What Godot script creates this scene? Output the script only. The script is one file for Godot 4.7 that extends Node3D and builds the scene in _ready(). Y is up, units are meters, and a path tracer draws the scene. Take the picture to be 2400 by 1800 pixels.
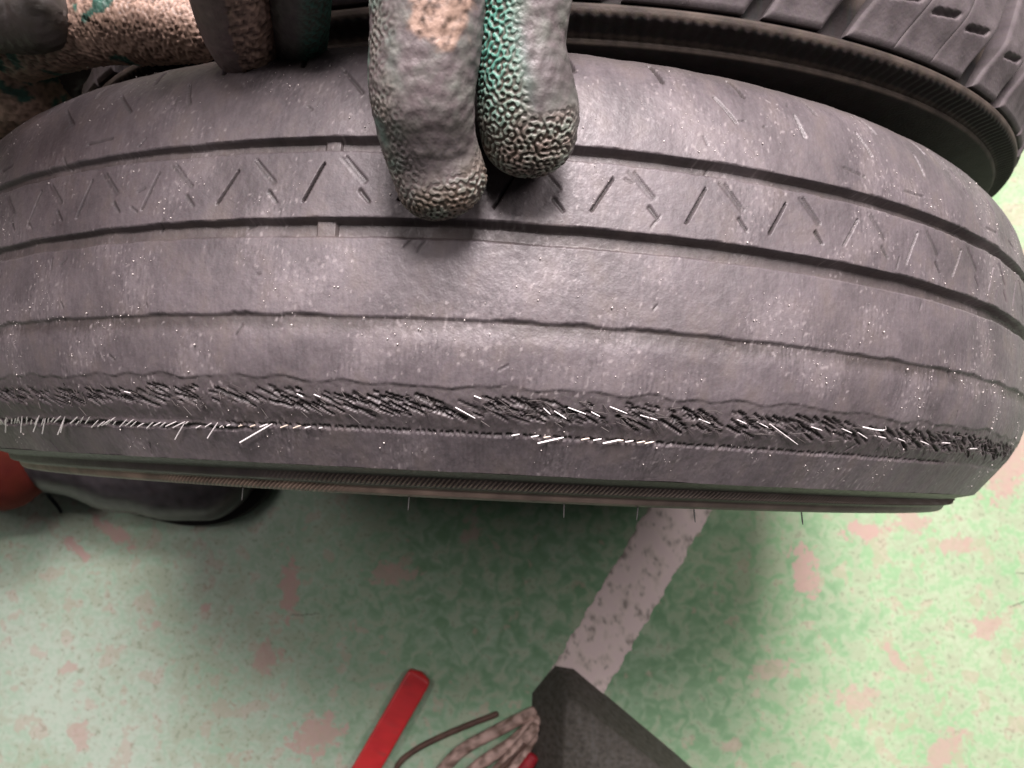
extends Node3D
# A worn-out car tyre standing on a painted workshop floor, steered by gloved hands,
# a second tyre leaning behind it. Units are metres, y up, tyre axis along z.

const TC := Vector3(0.0, 0.302, 0.0)        # centre of the worn tyre
var rng := RandomNumberGenerator.new()
var fn := FastNoiseLite.new()
var fn2 := FastNoiseLite.new()
var used := {}

# ------------------------------------------------------------------ helpers
func numbered(called: String) -> String:
	var n: int = used.get(called, 0)
	used[called] = n + 1
	return called if n == 0 else "%s_%03d" % [called, n]

func tag(o: Node, label: String, category := "", group := "", kind := "") -> void:
	if label: o.set_meta("label", label)
	if category: o.set_meta("category", category)
	if group: o.set_meta("group", group)
	if kind: o.set_meta("kind", kind)

func thing(called: String, at := Vector3.ZERO) -> Node3D:
	var o := Node3D.new()
	o.name = numbered(called)
	add_child(o, true)
	o.position = at
	return o

func part(called: String, mesh: Mesh, mat: Material, parent: Node, xf := Transform3D.IDENTITY) -> MeshInstance3D:
	var o := MeshInstance3D.new()
	o.name = numbered(called) if parent == self else called
	o.mesh = mesh
	if mat: o.material_override = mat
	parent.add_child(o, true)
	o.transform = xf
	return o

func lin(r: float, g: float, b: float) -> Color:
	return Color(r, g, b).linear_to_srgb()

func mat(c: Color, rough := 0.6, spec := 0.5, metal := 0.0) -> StandardMaterial3D:
	var m := StandardMaterial3D.new()
	m.albedo_color = c
	m.roughness = rough
	m.metallic = metal
	m.metallic_specular = spec
	return m

func vmat(rough := 0.6, spec := 0.5) -> StandardMaterial3D:   # colour comes with the vertices
	var m := mat(Color.WHITE, rough, spec)
	m.vertex_color_use_as_albedo = true
	return m

func noise_tex(freq: float, oct: int, sd: int, size := 512, kind := FastNoiseLite.TYPE_SIMPLEX_SMOOTH) -> NoiseTexture2D:
	var n := FastNoiseLite.new()
	n.noise_type = kind
	n.frequency = freq
	n.fractal_octaves = oct
	n.seed = sd
	var t := NoiseTexture2D.new()
	t.width = size
	t.height = size
	t.seamless = true
	t.noise = n
	return t

func bumpy(m: StandardMaterial3D, tex: Texture2D, scale: float, uvscale: float) -> void:
	m.heightmap_enabled = true
	m.heightmap_texture = tex
	m.heightmap_scale = scale
	m.uv1_triplanar = true
	m.uv1_scale = Vector3.ONE * uvscale

func n3(p: Vector3, f: float) -> float:
	return fn.get_noise_3d(p.x * f, p.y * f, p.z * f)

func mix3(a: Color, b: Color, t: float) -> Color:
	return a.lerp(b, clampf(t, 0.0, 1.0))

func sstep(a: float, b: float, x: float) -> float:
	var t := clampf((x - a) / (b - a), 0.0, 1.0)
	return t * t * (3.0 - 2.0 * t)

# a grid of points (rows * cols, row major) as a smooth mesh
func grid_mesh(pos: PackedVector3Array, col: PackedColorArray, rows: int, cols: int, close_u := false, flip := false) -> ArrayMesh:
	var nrm := PackedVector3Array()
	nrm.resize(rows * cols)
	for r in rows:
		var r0 := maxi(r - 1, 0)
		var r1 := mini(r + 1, rows - 1)
		for c in cols:
			var c0 := c - 1
			var c1 := c + 1
			if close_u:
				c0 = cols - 2 if c == 0 else c - 1
				c1 = 1 if c == cols - 1 else c + 1
			else:
				c0 = maxi(c0, 0)
				c1 = mini(c1, cols - 1)
			var du := pos[r * cols + c1] - pos[r * cols + c0]
			var dv := pos[r1 * cols + c] - pos[r0 * cols + c]
			var n := du.cross(dv).normalized()
			nrm[r * cols + c] = -n if flip else n
	var idx := PackedInt32Array()
	idx.resize((rows - 1) * (cols - 1) * 6)
	var k := 0
	for r in rows - 1:
		for c in cols - 1:
			var a := r * cols + c
			var b := a + 1
			var d := a + cols
			var e := d + 1
			if flip:
				idx[k] = a; idx[k + 1] = b; idx[k + 2] = d; idx[k + 3] = b; idx[k + 4] = e; idx[k + 5] = d
			else:
				idx[k] = a; idx[k + 1] = d; idx[k + 2] = b; idx[k + 3] = b; idx[k + 4] = d; idx[k + 5] = e
			k += 6
	var arr := []
	arr.resize(Mesh.ARRAY_MAX)
	arr[Mesh.ARRAY_VERTEX] = pos
	arr[Mesh.ARRAY_NORMAL] = nrm
	if col.size() > 0: arr[Mesh.ARRAY_COLOR] = col
	arr[Mesh.ARRAY_INDEX] = idx
	var m := ArrayMesh.new()
	m.add_surface_from_arrays(Mesh.PRIMITIVE_TRIANGLES, arr)
	return m

func catmull(p: Array, t: float):     # t in 0..1 over the whole list (floats or vectors)
	var n := p.size() - 1
	var x := clampf(t, 0.0, 1.0) * n
	var i := mini(int(x), n - 1)
	var f := x - i
	var p1 = p[i]
	var p2 = p[i + 1]
	var p0 = p[i - 1] if i > 0 else p1 * 2.0 - p2
	var p3 = p[i + 2] if i + 2 <= n else p2 * 2.0 - p1
	return (p1 * 2.0 + (p2 - p0) * f + (p0 * 2.0 - p1 * 5.0 + p2 * 4.0 - p3) * f * f + (p1 * 3.0 - p0 - p2 * 3.0 + p3) * f * f * f) * 0.5

# A limb as a tube. pts runs from the TIP (rounded) to the root. paint(vertex, t, phi) -> [offset, Color]
func tube(pts: Array, radii: Array, rings: int, around: int, flat: float, paint: Callable, up := Vector3.UP, blunt := 0.9, round_end := false) -> ArrayMesh:
	var pos := PackedVector3Array()
	var col := PackedColorArray()
	var length := 0.0
	for i in pts.size() - 1: length += (pts[i + 1] - pts[i]).length()
	for r in rings + 1:
		var t := float(r) / rings
		# rounded tip: spend the first fifth of the rings on the cap
		var cap := 0.18
		var rad: float
		var c: Vector3
		var tt: float
		var fwd: Vector3 = (catmull(pts, minf(0.02 + maxf(t - cap, 0.0), 1.0)) - catmull(pts, maxf(t - cap - 0.02, 0.0))).normalized()
		if t < cap:
			var a := (t / cap) * PI * 0.5
			var r0: float = radii[0]
			rad = r0 * sin(a)
			c = pts[0] - fwd * r0 * blunt * cos(a)
			tt = 0.0
		else:
			tt = (t - cap) / (1.0 - cap)
			c = catmull(pts, tt)
			rad = catmull(radii, tt)
			if round_end and tt > 0.93: rad *= sqrt(maxf(1.0 - pow((tt - 0.93) / 0.07, 2.0), 0.0))
			fwd = (catmull(pts, minf(tt + 0.02, 1.0)) - catmull(pts, maxf(tt - 0.02, 0.0))).normalized()
		var side := fwd.cross(up).normalized()
		var top := side.cross(fwd).normalized()
		for k in around + 1:
			var ph := TAU * k / around
			var dir := side * cos(ph) + top * sin(ph) * flat
			var p := c + dir * rad
			var nn := (side * cos(ph) + top * sin(ph)).normalized()
			if t < cap: nn = (nn * sin(t / cap * PI * 0.5) - fwd * cos(t / cap * PI * 0.5)).normalized()
			var w: Array = paint.call(p, tt if t >= cap else t / cap - 1.0, ph)
			pos.append(p + nn * float(w[0]))
			col.append(w[1])
	return grid_mesh(pos, col, rings + 1, around + 1, true, true)

# smooth-minimum field of tapered capsules [a, b, ra, rb], meshed as surface nets
func nets(prims: Array, cell: float, k: float, paint: Callable) -> ArrayMesh:
	var lo := Vector3(1e9, 1e9, 1e9)
	var hi := -lo
	for q in prims:
		var r := maxf(q[2], q[3]) + k + cell * 3.0
		for e in [q[0], q[1]]:
			lo = lo.min(e - Vector3.ONE * r)
			hi = hi.max(e + Vector3.ONE * r)
	var nx := int((hi.x - lo.x) / cell) + 2
	var ny := int((hi.y - lo.y) / cell) + 2
	var nz := int((hi.z - lo.z) / cell) + 2
	var f := PackedFloat32Array()
	f.resize(nx * ny * nz)
	f.fill(1.0)
	for q in prims:
		var a: Vector3 = q[0]
		var b: Vector3 = q[1]
		var ra: float = q[2]
		var rb: float = q[3]
		var rr := maxf(ra, rb) + k + cell * 2.0
		var l := ((a.min(b) - Vector3.ONE * rr - lo) / cell).floor()
		var h := ((a.max(b) + Vector3.ONE * rr - lo) / cell).ceil()
		var ab := b - a
		var ab2 := maxf(ab.length_squared(), 1e-9)
		for z in range(maxi(int(l.z), 0), mini(int(h.z), nz - 1) + 1):
			for y in range(maxi(int(l.y), 0), mini(int(h.y), ny - 1) + 1):
				var base := (z * ny + y) * nx
				for x in range(maxi(int(l.x), 0), mini(int(h.x), nx - 1) + 1):
					var p := lo + Vector3(x, y, z) * cell
					var t := clampf((p - a).dot(ab) / ab2, 0.0, 1.0)
					var d := p.distance_to(a + ab * t) - lerpf(ra, rb, t)
					var o := f[base + x]
					var hh := maxf(k - absf(d - o), 0.0) / k
					f[base + x] = minf(d, o) - hh * hh * k * 0.25
	var vid := PackedInt32Array()
	vid.resize(nx * ny * nz)
	vid.fill(-1)
	var pos := PackedVector3Array()
	var idx := PackedInt32Array()
	var offs := [0, 1, nx, nx + 1, nx * ny, nx * ny + 1, nx * ny + nx, nx * ny + nx + 1]
	var edges := [[0, 1], [2, 3], [4, 5], [6, 7], [0, 2], [1, 3], [4, 6], [5, 7], [0, 4], [1, 5], [2, 6], [3, 7]]
	for z in nz - 1:
		for y in ny - 1:
			for x in nx - 1:
				var i := (z * ny + y) * nx + x
				if f[i] > cell * 2.5 or f[i] < -cell * 2.5: continue
				var neg := 0
				for o in 8: if f[i + offs[o]] < 0.0: neg += 1
				if neg == 0 or neg == 8: continue
				var sum := Vector3.ZERO
				var cnt := 0
				for e in edges:
					var fa := f[i + offs[e[0]]]
					var fb := f[i + offs[e[1]]]
					if (fa < 0.0) != (fb < 0.0):
						var t := fa / (fa - fb)
						var pa := Vector3(e[0] & 1, (e[0] >> 1) & 1, e[0] >> 2)
						var pb := Vector3(e[1] & 1, (e[1] >> 1) & 1, e[1] >> 2)
						sum += pa.lerp(pb, t)
						cnt += 1
				vid[i] = pos.size()
				pos.append(lo + (Vector3(x, y, z) + sum / cnt) * cell)
	var strides := [1, nx, nx * ny]
	for z in range(1, nz - 1):
		for y in range(1, ny - 1):
			for x in range(1, nx - 1):
				var i := (z * ny + y) * nx + x
				var fi := f[i]
				if absf(fi) > cell * 2.5: continue
				for ax in 3:
					var fj := f[i + strides[ax]]
					if (fi < 0.0) == (fj < 0.0): continue
					var u: int = strides[(ax + 1) % 3]
					var v: int = strides[(ax + 2) % 3]
					var q := [vid[i - u - v], vid[i - v], vid[i], vid[i - u]]
					if q.min() < 0: continue
					if fi < 0.0: idx.append_array(PackedInt32Array([q[0], q[2], q[1], q[0], q[3], q[2]]))
					else: idx.append_array(PackedInt32Array([q[0], q[1], q[2], q[0], q[2], q[3]]))
	var nrm := PackedVector3Array()
	nrm.resize(pos.size())
	for t in range(0, idx.size(), 3):
		var n := (pos[idx[t + 2]] - pos[idx[t]]).cross(pos[idx[t + 1]] - pos[idx[t]])
		nrm[idx[t]] += n; nrm[idx[t + 1]] += n; nrm[idx[t + 2]] += n
	var col := PackedColorArray()
	for i in pos.size():
		nrm[i] = nrm[i].normalized()
		var w: Array = paint.call(pos[i], 0.5, 0.0)
		pos[i] += nrm[i] * float(w[0])
		col.append(w[1])
	var arr := []
	arr.resize(Mesh.ARRAY_MAX)
	arr[Mesh.ARRAY_VERTEX] = pos
	arr[Mesh.ARRAY_NORMAL] = nrm
	arr[Mesh.ARRAY_COLOR] = col
	arr[Mesh.ARRAY_INDEX] = idx
	var m := ArrayMesh.new()
	m.add_surface_from_arrays(Mesh.PRIMITIVE_TRIANGLES, arr)
	return m

func joined(list: Array) -> ArrayMesh:
	var st := SurfaceTool.new()
	for m in list: st.append_from(m, 0, Transform3D.IDENTITY)
	return st.commit()

# isotropic labyrinth of folds, about -1..1, wave length in metres
var waves: Array[Vector3] = []
var phases: Array[float] = []
func folds(p: Vector3, wl: float) -> float:
	var s := 0.0
	var q := p * (TAU / wl)
	for i in waves.size(): s += cos(q.dot(waves[i]) + phases[i])
	return s / sqrt(waves.size() * 0.5)

# ------------------------------------------------------------------ scene
func _ready() -> void:
	rng.seed = 7
	fn.seed = 3
	fn.noise_type = FastNoiseLite.TYPE_SIMPLEX_SMOOTH
	fn.frequency = 1.0
	fn.fractal_octaves = 3
	fn2.seed = 11
	fn2.noise_type = FastNoiseLite.TYPE_SIMPLEX_SMOOTH
	fn2.frequency = 1.0
	fn2.fractal_type = FastNoiseLite.FRACTAL_NONE
	for i in 14:
		var z := rng.randf_range(-1, 1)
		var a := rng.randf() * TAU
		waves.append(Vector3(sqrt(1 - z * z) * cos(a), z, sqrt(1 - z * z) * sin(a)))
		phases.append(rng.randf() * TAU)

	camera_and_air()
	lamps()
	floor_and_line()
	worn_tyre()
	leaning_tyre()
	worker()
	red_lever()
	cables()
	dark_block()

func camera_and_air() -> void:
	var cam := Camera3D.new()
	cam.name = "camera"
	cam.position = Vector3(0.0163, 0.7944, 0.0562)
	cam.rotation_degrees = Vector3(-83.278, 3.910, -1.174)
	cam.fov = 56.374
	cam.near = 0.01
	cam.far = 40.0
	var at := CameraAttributesPhysical.new()
	at.frustum_focal_length = 12.0 / tan(deg_to_rad(56.374 * 0.5))
	at.frustum_focus_distance = 0.205
	at.exposure_aperture = 22.0
	at.frustum_near = 0.01
	at.frustum_far = 40.0
	cam.attributes = at
	add_child(cam)
	cam.current = true
	var env := Environment.new()
	env.background_mode = Environment.BG_COLOR
	env.background_color = Color(0.80, 0.78, 0.80)
	env.background_energy_multiplier = 0.05
	env.tonemap_mode = Environment.TONE_MAPPER_LINEAR
	env.tonemap_exposure = 0.86
	env.sdfgi_enabled = true
	env.ssao_enabled = true
	env.ssil_enabled = true
	var we := WorldEnvironment.new()
	we.name = "workshop_air"
	we.environment = env
	add_child(we)

func lamp(label: String, at: Vector3, target: Vector3, size: Vector2, energy: float, tint: Color) -> void:
	var o := thing("ceiling_lamp", at)
	o.look_at_from_position(at, target, Vector3.FORWARD)
	tag(o, label, "lamp", "fluorescent lamps above the tyre")
	var body := BoxMesh.new()
	body.size = Vector3(size.x + 0.06, size.y + 0.06, 0.05)
	part("housing", body, mat(lin(0.6, 0.6, 0.6), 0.5), o, Transform3D(Basis.IDENTITY, Vector3(0, 0, 0.045)))
	var glow := mat(Color(0.9, 0.9, 0.9))
	glow.emission_enabled = true
	glow.emission = tint
	glow.emission_energy_multiplier = 1.0
	var pane := BoxMesh.new()
	pane.size = Vector3(size.x, size.y, 0.012)
	part("diffuser", pane, glow, o, Transform3D(Basis.IDENTITY, Vector3(0, 0, 0.012)))
	var l := AreaLight3D.new()
	l.name = "lamp_glow"
	l.area_size = size
	l.light_energy = energy
	l.light_color = tint
	l.shadow_enabled = true
	l.area_range = 12.0
	o.add_child(l, true)

func lamps() -> void:
	var tint := Color(1.0, 0.95, 0.955)
	lamp("fluorescent ceiling lamp above the far left end of the tyre", Vector3(-1.15, 2.3, -0.60), Vector3(0, 0.4, 0.0), Vector2(0.40, 1.2), 2.0, tint)
	lamp("fluorescent ceiling lamp straight behind the tyre", Vector3(0.15, 2.3, -1.25), Vector3(0, 0.4, 0.0), Vector2(0.60, 1.2), 17.0, tint)
	lamp("added ceiling lamp standing in for open door daylight right of the tyre", Vector3(1.20, 2.2, -0.62), Vector3(0, 0.4, 0.0), Vector2(0.40, 1.2), 2.6, tint)  # added fixture standing in for daylight from an open door

# ------------------------------------------------------------------ floor
func floor_and_line() -> void:
	var size := 1250
	var span := 1.5                         # metres that the picture of the paint covers
	var org := Vector2(-0.75, -0.72)
	var img := Image.create(size, size, false, Image.FORMAT_RGB8)
	var mint := Color(0.45, 0.55, 0.46)
	var green := Color(0.20, 0.40, 0.24)
	var pale_right := Color(0.44, 0.54, 0.37)
	var olive := Color(0.33, 0.35, 0.25)
	var pink := Color(0.47, 0.315, 0.285)
	var patches := [   # x, z, half length, half width, turn, strength: bare primer where the paint has gone
		[0.335, 0.150, 0.030, 0.014, 1.75, 1.0], [0.40, 0.105, 0.022, 0.011, 0.1, 1.0], [0.56, 0.02, 0.05, 0.022, 1.2, 0.9],
		[0.45, 0.09, 0.022, 0.012, -0.4, 0.8], [0.50, 0.115, 0.018, 0.010, 0.2, 0.8], [0.30, 0.255, 0.024, 0.010, 0.2, 0.6],
		[-0.22, 0.195, 0.032, 0.010, 1.6, 1.0], [-0.42, 0.145, 0.030, 0.008, -0.5, 1.0], [-0.455, 0.165, 0.020, 0.006, -0.6, 1.0],
		[-0.11, 0.175, 0.025, 0.012, 0.1, 0.8], [-0.18, 0.345, 0.030, 0.020, 0.5, 0.9], [-0.24, 0.27, 0.018, 0.014, 0.9, 0.8],
		[-0.43, 0.355, 0.016, 0.012, 2.0, 0.7], [-0.03, 0.13, 0.014, 0.007, 0.6, 0.7], [0.43, 0.235, 0.016, 0.006, 2.2, 0.8],
		[0.39, 0.28, 0.022, 0.012, 0.1, 0.7], [0.48, 0.33, 0.03, 0.012, 0.9, 0.8], [0.53, 0.20, 0.018, 0.012, 0.4, 0.8],
		[0.26, 0.335, 0.012, 0.008, 0.2, 0.6], [0.585, -0.20, 0.02, 0.016, 0.5, 0.9], [-0.31, 0.22, 0.006, 0.006, 0.0, 0.9],
		[-0.45, 0.29, 0.010, 0.006, 0.5, 0.7], [-0.36, 0.24, 0.006, 0.004, 0.0, 0.7], [0.42, 0.38, 0.02, 0.01, 0.0, 0.6]]
	for y in size:
		for x in size:
			var p := Vector2(x, y) * (span / size) + org
			var a := fn.get_noise_2d(p.x * 6.0, p.y * 6.0)
			var b := fn.get_noise_2d(p.x * 26.0 + 7.0, p.y * 26.0)
			var wx := fn2.get_noise_2d(p.x * 55.0, p.y * 55.0)
			var c := fn.get_noise_2d(p.x * 52.0 + wx * 0.35, p.y * 52.0 + b * 0.5 + 3.0)
			var e := fn.get_noise_2d(p.x * 140.0 + wx * 0.3, p.y * 140.0)
			var right := sstep(0.02, 0.36, p.x)
			var work := sstep(0.34, 0.10, Vector2((p.x - 0.08) * 0.85, p.y - 0.20).length() + a * 0.10 + b * 0.06)   # soiled middle of the floor, with shade in front of the tyre painted in
			var col := mint.lerp(pale_right, right)
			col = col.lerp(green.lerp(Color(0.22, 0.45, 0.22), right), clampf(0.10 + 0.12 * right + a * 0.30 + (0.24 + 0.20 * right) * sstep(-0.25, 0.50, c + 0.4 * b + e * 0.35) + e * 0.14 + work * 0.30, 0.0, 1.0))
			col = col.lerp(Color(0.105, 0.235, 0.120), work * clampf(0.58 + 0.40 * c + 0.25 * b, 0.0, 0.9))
			col = col.lerp(olive, clampf(0.10 + 0.42 * sstep(-0.15, 0.50, -c * 0.8 - b * 0.5 + a * 0.4 + e * 0.2), 0.0, 0.6))
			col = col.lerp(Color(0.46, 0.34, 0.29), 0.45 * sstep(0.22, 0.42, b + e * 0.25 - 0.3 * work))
			if e - c * 0.5 > 0.55: col = col.lerp(Color(0.14, 0.16, 0.11), 0.30)          # trodden-in dirt
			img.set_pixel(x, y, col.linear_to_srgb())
	pink = pink.linear_to_srgb()
	for q in patches:
		var c := Vector2(q[0], q[1])
		var reach: float = q[2] * 1.6
		for y in range(maxi(int((c.y - reach - org.y) / span * size), 0), mini(int((c.y + reach - org.y) / span * size), size)):
			for x in range(maxi(int((c.x - reach - org.x) / span * size), 0), mini(int((c.x + reach - org.x) / span * size), size)):
				var p := Vector2(x, y) * (span / size) + org
				var d := (p - c).rotated(q[4])
				var e := Vector2(d.x / q[2], d.y / q[3]).length() + fn.get_noise_2d(p.x * 70.0, p.y * 70.0) * 0.75 + fn.get_noise_2d(p.x * 220.0, p.y * 220.0) * 0.4
				var w := sstep(1.10, 0.72, e) * float(q[5])
				if w > 0.0:
					img.set_pixel(x, y, img.get_pixel(x, y).lerp(pink.lerp(Color(0.70, 0.61, 0.56), clampf(0.3 + fn.get_noise_2d(p.x * 90.0, p.y * 90.0), 0, 1)), w * 0.85))
	# dark rubber scuffs
	for k in 3:
		var q := Vector2(rng.randf_range(-0.5, 0.6), rng.randf_range(0.1, 0.42))
		var dd := Vector2.from_angle(rng.randf_range(-0.6, 0.9)) * rng.randf_range(0.0007, 0.001)
		for n in rng.randi_range(12, 50):
			q += dd
			dd = dd.rotated(rng.randf_range(-0.06, 0.06))
			var px := Vector2i((q - org) / span * size)
			if px.x > 0 and px.y > 0 and px.x < size and px.y < size: img.set_pixel(px.x, px.y, img.get_pixel(px.x, px.y).lerp(Color(0.30, 0.30, 0.26), rng.randf_range(0.1, 0.55)))
	img.generate_mipmaps()
	var m := mat(Color.WHITE, 0.42, 0.25)
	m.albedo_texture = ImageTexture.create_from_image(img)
	m.roughness_texture = noise_tex(0.012, 4, 5)
	m.roughness = 1.0
	m.uv1_scale = Vector3.ONE
	m.texture_repeat = true
	var st := SurfaceTool.new()
	st.begin(Mesh.PRIMITIVE_TRIANGLES)
	st.set_normal(Vector3.UP)
	var e := 4.0
	for v in [Vector2(-e, -e), Vector2(e, -e), Vector2(e, e), Vector2(-e, -e), Vector2(e, e), Vector2(-e, e)]:
		st.set_uv((v - org) / span)
		st.add_vertex(Vector3(v.x, 0, v.y))
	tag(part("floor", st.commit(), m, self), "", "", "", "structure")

	# the painted line, worn and stained, 4 mm above
	var a := Vector2(0.100, 0.270)
	var dir := (Vector2(0.1985, 0.0945) - a).normalized()
	var side := Vector2(-dir.y, dir.x)
	var rows := 260
	var cols := 30
	var pos := PackedVector3Array()
	var col := PackedColorArray()
	for r in rows:
		var s := lerpf(-0.035, 0.62, float(r) / (rows - 1))
		for c in cols:
			var u := float(c) / (cols - 1) * 2.0 - 1.0
			var wob := fn.get_noise_2d(s * 60.0, signf(u) * 9.0) * 0.0032 + fn.get_noise_2d(s * 260.0, signf(u) * 5.0) * 0.0010
			var q := a + dir * s + side * u * (0.0300 + wob)
			if r == 0: q += dir * 0.012 * fn.get_noise_2d(u * 3.0, 2.0)
			pos.append(Vector3(q.x, 0.0015 if c > 0 and c < cols - 1 else 0.0004, q.y))
			var white := Color(0.66, 0.56, 0.54)
			var n1 := fn.get_noise_2d(q.x * 55.0, q.y * 55.0)
			var n2 := fn.get_noise_2d(q.x * 130.0 + 5.0, q.y * 130.0)
			var cc := white.lerp(Color(0.72, 0.64, 0.57), clampf(n1 + 0.3, 0, 1))
			cc = cc.lerp(Color(0.10, 0.10, 0.08), sstep(0.22 + 0.25 * n3(Vector3(q.x, 0, q.y), 12.0), 0.70, n2 * 0.7 + n1 * 0.7 + 0.12 * absf(u) * absf(u)) * 0.75)
			cc = cc.lerp(Color(0.30, 0.25, 0.24), sstep(0.0, 0.5, n1) * 0.35)
			col.append(cc)
	var lm := vmat(0.6, 0.4)
	tag(part("painted_line", grid_mesh(pos, col, rows, cols), lm, self), "", "", "", "structure")

# ------------------------------------------------------------------ the worn tyre
const DTH := 0.0013                          # radians between two columns of the fine window
const TH0 := -0.97
const NCOL := 1493
const NROW := 330
var prof_z: Array = [-0.0754, -0.0690, -0.0610, -0.0500, -0.0350, -0.0112, 0.0060, 0.0176, 0.0300, 0.0403, 0.0469, 0.0581]
var prof_r: Array = [0.2801, 0.2890, 0.2955, 0.2997, 0.3015, 0.3015, 0.3010, 0.2998, 0.2972, 0.2929, 0.2878, 0.2785]
var row_z := PackedFloat32Array()
var row_r := PackedFloat32Array()
var row_n := PackedVector2Array()            # outward normal in (z, r)
var hgt := PackedFloat32Array()
var dark := PackedFloat32Array()             # clean black rubber laid open by a cut

func tread_rows() -> void:
	var zs := PackedFloat32Array()
	var rs := PackedFloat32Array()
	var ls := PackedFloat32Array()
	var steps := 1200
	for i in steps + 1:
		var t := float(i) / steps
		zs.append(catmull(prof_z, t))
		rs.append(catmull(prof_r, t))
		ls.append(0.0 if i == 0 else ls[i - 1] + Vector2(zs[i] - zs[i - 1], rs[i] - rs[i - 1]).length())
	var j := 0
	for r in NROW:
		var l := ls[steps] * r / (NROW - 1)
		while j < steps - 1 and ls[j + 1] < l: j += 1
		var f := (l - ls[j]) / maxf(ls[j + 1] - ls[j], 1e-9)
		row_z.append(lerpf(zs[j], zs[j + 1], f))
		row_r.append(lerpf(rs[j], rs[j + 1], f))
	for r in NROW:
		var a := maxi(r - 1, 0)
		var b := mini(r + 1, NROW - 1)
		var d := Vector2(row_z[b] - row_z[a], row_r[b] - row_r[a]).normalized()
		row_n.append(Vector2(-d.y, d.x))

func row_of(z: float) -> float:
	var lo := 0
	var hi := NROW - 1
	while hi - lo > 1:
		var m := (lo + hi) >> 1
		if row_z[m] < z: lo = m
		else: hi = m
	return lo + (z - row_z[lo]) / maxf(row_z[hi] - row_z[lo], 1e-6)

# a cut in the rubber: from (degrees, z) to (degrees, z); width, depth in metres
func cut(d0: float, z0: float, d1: float, z1: float, w0: float, w1: float, depth: float, black := 1.0) -> void:
	var a := Vector2((deg_to_rad(d0) - TH0) / DTH, row_of(z0))
	var b := Vector2((deg_to_rad(d1) - TH0) / DTH, row_of(z1))
	var pxs := 0.00040
	var m := maxf(w0, w1) / pxs + 2.0
	var ab := b - a
	var ab2 := maxf(ab.length_squared(), 1e-6)
	for r in range(maxi(int(minf(a.y, b.y) - m), 0), mini(int(maxf(a.y, b.y) + m) + 1, NROW)):
		for c in range(maxi(int(minf(a.x, b.x) - m), 0), mini(int(maxf(a.x, b.x) + m) + 1, NCOL)):
			var p := Vector2(c, r)
			var t := clampf((p - a).dot(ab) / ab2, 0.0, 1.0)
			var d := p.distance_to(a + ab * t) * pxs
			var w := lerpf(w0, w1, t) * 0.5
			var k := 1.0 - sstep(w * 0.6, w + 0.00035, d)
			if k > 0.0:
				var i := r * NCOL + c
				hgt[i] = minf(hgt[i], -depth * k)
				dark[i] = maxf(dark[i], k * black)

func groove(z: float, zc: float, half: float, depth: float) -> float:
	return -depth * (1.0 - sstep(half - 0.0009, half + 0.0002, absf(z - zc)))

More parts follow.
